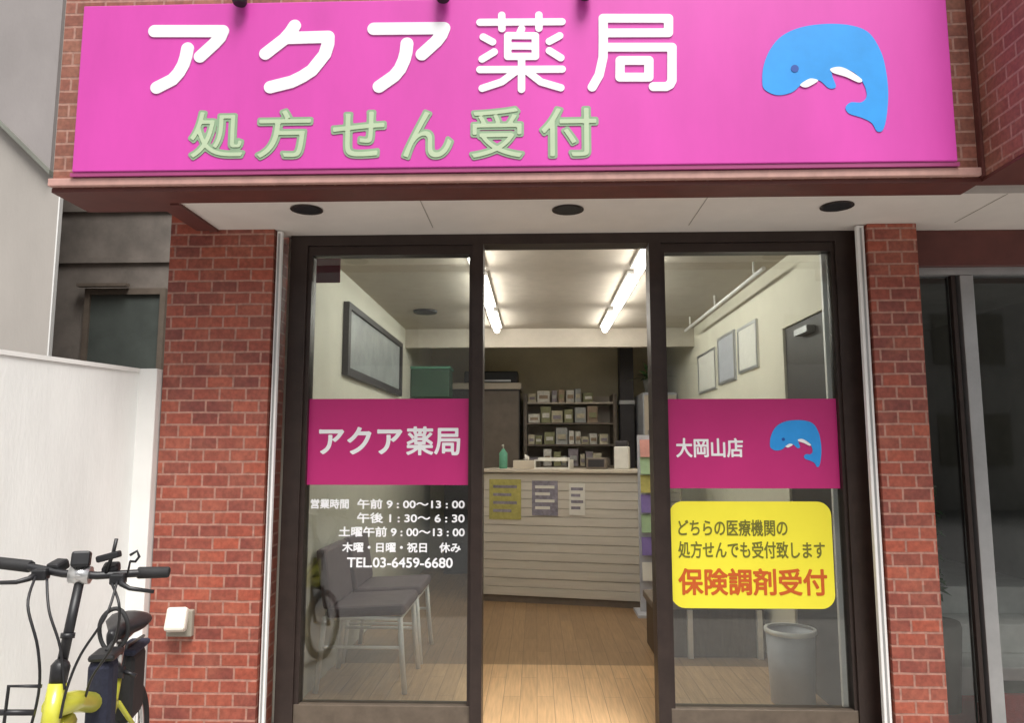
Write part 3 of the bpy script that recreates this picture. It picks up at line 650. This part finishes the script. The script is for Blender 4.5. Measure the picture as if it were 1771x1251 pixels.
wn = MB().box(-5.06, -5.0, 8.0, 8.049, 2.1, 3.2).box(-4.2, -4.14, 8.0, 8.049, 2.1, 3.2).box(-5.0, -4.2, 8.0, 8.049, 3.13, 3.2).build('window', 'shelf', d)
MB().box(-5.0, -4.2, 8.03, 8.049, 2.1, 3.13).build('pane', 'darkpane', wn)
MB().box(-5.12, -4.55, 7.93, 8.0, 3.21, 3.245).build('hood', 'shelf', d)
b = MB()
for z in (3.5, 4.1): b.box(-7, -1.85, 8.02, 8.0495, z, z + .06)
b.build('cladding_band', 'darkwall', d)

nb = thing('neighbouring_entrance', (2.3, 3.7, 0), 'brown trimmed glass entrance right of the right brick pier', 'entrance')
MB().box(1.822, 3.4, 3.62, 3.74, 2.30, 2.476).build('beam', 'brick_dark', nb)
MB().box(1.822, 3.4, 3.66, 3.74, 2.262, 2.299).build('head_rail', 'alu', nb)
MB().box(2.10, 2.165, 3.66, 3.74, .03, 2.261, bev=.003).build('mullion', 'alu', nb)
MB().box(2.065, 2.085, 3.675, 3.73, .03, 2.261).build('stile', 'bronze', nb)
MB().box(1.835, 2.064, 3.70, 3.706, .03, 2.261).build('glass_pane', 'glass_dark', nb)
MB().box(2.166, 3.2, 3.70, 3.706, .03, 2.261).build('glass_pane', 'glass_dark', nb)
MB().box(1.822, 3.4, 3.64, 3.76, 0, .03).build('sill', 'alu', nb)
MB().box(1.63, 3.4, 7.0, 7.1, 0, 2.5).box(3.3, 3.4, 3.78, 7.0, 0, 2.5).box(1.63, 1.70, 3.78, 7.0, 0, 2.5).build('hall_wall', 'dark_int', nb)
MB().box(1.70, 3.3, 3.75, 7.0, 2.40, 2.5).build('hall_ceiling', 'dark_int', nb)
MB().box(1.70, 3.3, 3.76, 7.0, -.05, .02).build('hall_floor', 'stair', nb)
st = thing('stairs', (2.6, 4.6, .02), 'grey stone stairs behind the neighbouring glass entrance', 'stairs')
b = MB()
for i in range(3): b.box(2.05, 3.28, 4.4 + i * .28, 6.5, .02 + i * .17, .02 + (i + 1) * .17, bev=.008)
b.build('treads', 'stair', st)
MB().box(1.75, 3.25, 3.80, 4.38, .021, .045, bev=.004).build('door_mat', 'red_carpet', None)
tag(bpy.data.objects['door_mat'], 'dark red mat on the floor inside the neighbouring glass entrance', 'mat')
rc = MB()
for i in range(2): rc.box(2.25, 3.1, 4.385, 4.399, .05, .195)
t = thing('planter', (2.66, 3.9, .046), 'dark red planter box right behind the neighbouring glass entrance', 'planter')
MB().box(2.22, 3.1, 3.80, 4.02, .046, .23, bev=.01).build('planter_box', 'red_carpet', t)
MB().box(2.24, 3.08, 3.82, 4.0, .2305, .235).build('soil', 'dark_int', t)
rc.bm.free()
t = thing('potted_plant', (2.12, 4.02, .02), 'leafy green plant in a grey pot behind the narrow dark glass', 'plant')
MB().lathe([(.10, 0), (.13, .42), (.12, .45), (.11, .43)], (2.12, 4.16, .046), 18).build('pot', 'clay', t)
b = MB()
for i in range(120):
    a, e = random.uniform(0, 6.28), random.uniform(-.2, 1.5); L = random.uniform(.10, .17)
    p = Vector((2.12, 4.16, random.uniform(.6, 1.2))); dd = Vector((math.cos(a) * math.cos(e) * .6, math.sin(a) * math.cos(e) * .6, math.sin(e) * .7)); s_ = dd.cross(Vector((0, 0, 1))); s_ = (s_.normalized() if s_.length > 0 else Vector((1, 0, 0))) * .03
    q = p + dd * L; b.face((p, p + dd * L * .55 + s_, q - Vector((0, 0, .03)), p + dd * L * .55 - s_))
b.build('foliage', 'leaf', t)
b = MB().tube([(2.12, 4.16, .46), (2.13, 4.15, .8), (2.11, 4.17, 1.2)], .012, 8).build('stem', 'shelf', t)

bx = thing('brick_bay', (2.2, 2.7, 2.49), 'reddish brick bay jutting toward the street beyond the pink sign', 'building')
MB().box(1.802, 3.2, 2.58, 2.988, 2.49, 6.4).build('bay_wall', 'brick_fascia', bx)
MB().box(1.803, 3.2, 2.582, 2.986, 2.476, 2.489).build('underside', 'brick_dark', bx)
MB().box(1.79, 1.801, 2.91, 2.94, 2.49, 3.42).build('drain_strip', 'brick_dark', bx)

# unseen far side of the street, added to shape glass reflections and block low sky
op = thing('added_opposite_building', (0, -12, -.12), 'unseen plain beige building added across the street for its reflection and shade', 'building')
MB().box(-14, 14, -15, -12, -.12, 7).build('wall', mat('beige_facade', (.56, .53, .49), .8, .1, 2), op)
for fl_ in range(2):
    for i in range(7): MB().box(-12.5 + i * 3.8, -10.7 + i * 3.8, -11.999, -11.94, 1.0 + fl_ * 2.6, 2.3 + fl_ * 2.6).build('window', 'outlet_grey', op)

# ---------------------------------------------------------------- bicycle
bk = thing('folding_bicycle', (-1.53, 2.6, 0), 'lime yellow folding bicycle with black handlebar standing by the white wall', 'bicycle')
Fw = Vector((.12, -.55, 0)).normalized(); Lt = Vector((-Fw.y, Fw.x, 0))          # forward, and to its left (picture right)
O = Vector((-1.475, 2.40, 0))                                                     # under the stem top
def bp(f, l, z): 
    q = O + Fw * f + Lt * l; lean = .05 * (z - 1)                    # the bike rests over on its stand
    return Vector((q.x + lean + .008, q.y, z - .09 * l))
RW = .225
hub_f, hub_r = bp(.24, 0, RW), bp(-.74, 0, RW)
def wheel(c):
    b = MB(); N = 40; up = Vector((-.035, 0, 1)).normalized()
    ring = lambda r: [c + (Fw * math.cos(2 * math.pi * k / N) + up * math.sin(2 * math.pi * k / N)) * r for k in range(N)]
    tyre = MB().tube(ring(RW - .022), .022, 10, close=True).build('wheel', 'black_rubber', bk)
    MB().tube(ring(RW - .048), .009, 8, close=True).build('rim', 'silver', tyre)
    sp = MB()
    for k in range(20):
        a = 2 * math.pi * k / 20; e = c + (Fw * math.cos(a) + up * math.sin(a)) * (RW - .05)
        sp.tube([c + Lt * (.018 if k % 2 else -.018), e], .0012, 4)
    sp.tube([c - Lt * .045, c + Lt * .045], .014, 10); sp.build('spokes', 'silver', tyre)
wheel(hub_f); wheel(hub_r)
# frame: head tube, fat main tube, seat tube, stays
hb, ht_, bb = bp(.125, 0, .50), bp(.085, 0, .69), bp(-.40, 0, .30)
fm = MB()
fm.tube([hb, ht_], .027, 14)
fm.tube([bp(.10, 0, .625), bp(-.08, 0, .585), bp(-.30, 0, .51), bp(-.45, 0, .455)], [.033, .034, .033, .03], 14)
fm.tube([bp(.115, 0, .54), bp(-.03, 0, .54)], [.03, .03], 10)
fm.tube([bb, bp(-.47, 0, .56)], .026, 12)
for s in (-1, 1): fm.tube([bp(-.42, .03 * s, .30), bp(-.74, .055 * s, RW)], .010, 8).tube([bp(-.46, .025 * s, .46), bp(-.74, .055 * s, RW)], .009, 8)
fm.build('frame', 'lime', bk)
fk = MB()
for s in (-1, 1): fk.tube([bp(.125, .04 * s, .49), bp(.17, .05 * s, .36), bp(.24, .052 * s, RW)], .012, 8)
fk.tube([bp(.125, -.045, .49), bp(.125, .045, .49)], .016, 8); fk.build('fork', 'black', bk)
MB().tube([ht_, bp(.078, 0, .74), bp(.07, 0, .75)], [.025, .028, .02], 12).tube([bp(.07, 0, .75), bp(.0, 0, .985)], [.0155, .0145], 12).tube([bp(.05, 0, .815), bp(.048, 0, .83)], .021, 12).build('steering_stem', 'black', bk)
MB().tube([bp(.0, -.03, 1.0), bp(0, .03, 1.0)], .028, 12).tube([bp(.02, 0, .985), bp(-.02, 0, 1.01)], .02, 10).build('stem_clamp', 'silver', bk)
hbz = lambda l: 1.003 + .012 * abs(l) / .27
hd = MB().tube([bp(-.05, -.29, hbz(.29)), bp(-.03, -.17, hbz(.17)), bp(0, -.05, 1.0), bp(0, .05, 1.0), bp(-.03, .17, hbz(.17)), bp(-.05, .25, hbz(.25))], .0125, 12).build('handlebar', 'black', bk)
for s, e in ((-1, .30), (1, .255)):
    MB().tube([bp(-.034, s * .16, hbz(.16)), bp(-.036, s * .165, hbz(.16)), bp(-.05, s * (e - .005), hbz(.27)), bp(-.05, s * e, hbz(.27))], [.017, .0195, .0185, .015], 12).build('grip', 'black_rubber', hd)
    MB().tube([bp(.0, s * .125, .998), bp(.035, s * .135, .985), bp(.05, s * .165, .975), bp(.035, s * .235, .966)], [.012, .009, .007, .006], 8).obox(bp(.005, s * .115, .995), (.045, .04, .035), (0, 0, .2), .006).build('brake_lever', 'black', hd)
    MB().obox(bp(-.03, s * .08, 1.018), (.05, .05, .035), (R(20), 0, .3 * s), .009).build('shifter', 'black', hd)
MB().obox(bp(.01, .0, 1.05), (.055, .035, .05), (R(-15), 0, .3), .008).tube([bp(.01, .0, 1.02), bp(.01, 0, 1.04)], .012, 8).build('front_lamp', 'black', bk)
mr_ = MB().tube([bp(0, .075, 1.01), bp(0, .09, 1.075), bp(.0, .095, 1.12)], .006, 8).obox(bp(0, .078, 1.062), (.075, .03, .022), (0, R(-15), 0), .006).build('phone_holder', 'black', bk)
MB().tube([bp(.03, .15, 1.075), bp(.03, .17, 1.09), bp(.03, .178, 1.072), bp(.03, .168, 1.056), bp(.03, .152, 1.056)], .0045, 6).tube([bp(.03, .152, 1.056), bp(0, .14, 1.01)], .0035, 6).build('bell_arc', 'black', bk)
cbm = MB()
def cable(*p): 
    pts = [Vector(q) for q in p]; out = []
    for i in range(len(pts) - 1):
        p0, p1, p2, p3 = pts[max(i - 1, 0)], pts[i], pts[i + 1], pts[min(i + 2, len(pts) - 1)]
        for s in range(6):
            t_ = s / 6; out.append(.5 * ((2 * p1) + (-p0 + p2) * t_ + (2 * p0 - 5 * p1 + 4 * p2 - p3) * t_ ** 2 + (-p0 + 3 * p1 - 3 * p2 + p3) * t_ ** 3))
    out.append(pts[-1]); cbm.tube(out, .0042, 6)
cable(bp(.03, .12, .99), bp(.10, .12, .90), bp(.10, .06, .78), bp(.11, .035, .68), bp(.12, .03, .60))
cable(bp(.03, -.12, .99), bp(.11, -.10, .92), bp(.13, -.05, .80), bp(.10, -.045, .66), bp(.15, -.05, .50))
cable(bp(.02, .10, .985), bp(.08, .15, .92), bp(.03, .13, .80), bp(-.03, .06, .68), bp(-.08, .03, .60))
cable(bp(.02, -.09, .985), bp(.08, -.05, .90), bp(.10, .0, .80), bp(.11, .03, .68))
cbm.build('cable', 'black', bk)
MB().tube([bp(.15, -.02, .70), bp(.16, -.105, .70), bp(.16, -.105, .585), bp(.15, -.02, .585)], .006, 6).tube([bp(.16, -.145, .625), bp(.15, -.03, .625)], .009, 8).tube([bp(.16, -.105, .70), bp(.16, -.105, .47)], .0045, 6).build('carrier_bracket', 'black', bk)
# seat post, saddle, bag
MB().tube([bp(-.47, 0, .56), bp(-.51, 0, .70)], .0165, 14).build('seat_post', 'silver', bk)
MB().tube([bp(-.462, 0, .545), bp(-.475, 0, .585)], .033, 12).tube([bp(-.47, .03, .57), bp(-.47, .075, .555)], .008, 6).build('seat_clamp', 'black', bk)
sdm = MB(); prof = [(f_, w_, z_ - .11) for f_, w_, z_ in [(-.64, .066, .845), (-.60, .078, .848), (-.54, .075, .842), (-.47, .045, .838), (-.42, .026, .836), (-.38, .019, .828), (-.365, .010, .820)]]
rings = []
for f, wv, z in prof:
    rings.append([sdm.bm.verts.new(bp(f, wv * math.cos(a), z + (.022 * math.sin(a) if math.sin(a) > 0 else .038 * math.sin(a)))) for a in [2 * math.pi * q / 16 for q in range(16)]])
for A, B in zip(rings, rings[1:]):
    for q in range(16): sdm.bm.faces.new((A[q], A[(q + 1) % 16], B[(q + 1) % 16], B[q])).smooth = True
sdm.bm.faces.new(rings[0]); sdm.bm.faces.new(rings[-1]); sdm.build('saddle', 'black', bk)
MB().tube([bp(-.40, .015, .70), bp(-.47, .02, .68), bp(-.58, .03, .70)], .0045, 6).tube([bp(-.40, -.015, .70), bp(-.47, -.02, .68), bp(-.58, -.03, .70)], .0045, 6).build('saddle_rails', 'silver', bk)
lk = thing('cable_lock', bp(-.42, 0, .71), 'black cable lock looped over the bicycle saddle nose', 'lock')
lp = [bp(-.43 + .005 * math.sin(3 * a), -.01 + .05 * math.cos(a), .73 + .075 * math.sin(a)) for a in [2 * math.pi * q / 28 for q in range(28)]]
MB().tube(lp, .008, 8, close=True).build('loop', 'black_rubber', lk); MB().tube([bp(-.43, -.03, .655), bp(-.43, .03, .655)], .014, 10).build('lock_body', 'black', lk)
bg_ = thing('saddle_bag', bp(-.36, -.05, .45), 'navy black cloth bag slung on the bicycle over its main tube', 'bag')
MB().obox(bp(-.30, .012, .535), (.082, .12, .27), (0, 0, .25), .03).build('pouch', 'navy_cloth', bg_)
MB().obox(bp(-.30, .012, .675), (.088, .128, .025), (0, 0, .25), .012).build('flap', 'black', bg_)
MB().tube([bp(-.30, .012, .685), bp(-.40, .012, .71), bp(-.49, 0, .66)], .008, 6).build('strap', 'black_rubber', bg_)
MB().tube([bp(-.42, .03, .29), bp(-.40, .16, .0)], .008, 8).build('kickstand', 'silver', bk)
MB().tube([bp(-.40, -.06, .30), bp(-.40, .06, .30)], .02, 10).tube([bp(-.40, .06, .30), bp(-.28, .075, .18)], .011, 8).tube([bp(-.40, -.06, .30), bp(-.52, -.075, .42)], .011, 8).obox(bp(-.28, .115, .18), (.09, .06, .022), (0, 0, .28), .005).obox(bp(-.52, -.115, .42), (.09, .06, .022), (0, 0, .28), .005).build('crank', 'silver', bk)

rk = thing('pannier', bp(-.66, .0, .34), 'soft black pannier hanging at the back of the bicycle beside the brick pier', 'pannier')
MB().obox(bp(-.66, -.0, .47), (.075, .20, .27), (0, 0, .22), .03).build('pouch', 'black_rubber', rk)
MB().obox(bp(-.66, -.0, .61), (.082, .21, .025), (0, 0, .22), .012).build('flap', 'navy_cloth', rk)
MB().tube([bp(-.47, .012, .53), bp(-.60, .0, .63), bp(-.80, .0, .62)], .007, 6).build('rear_rack', 'black', bk)
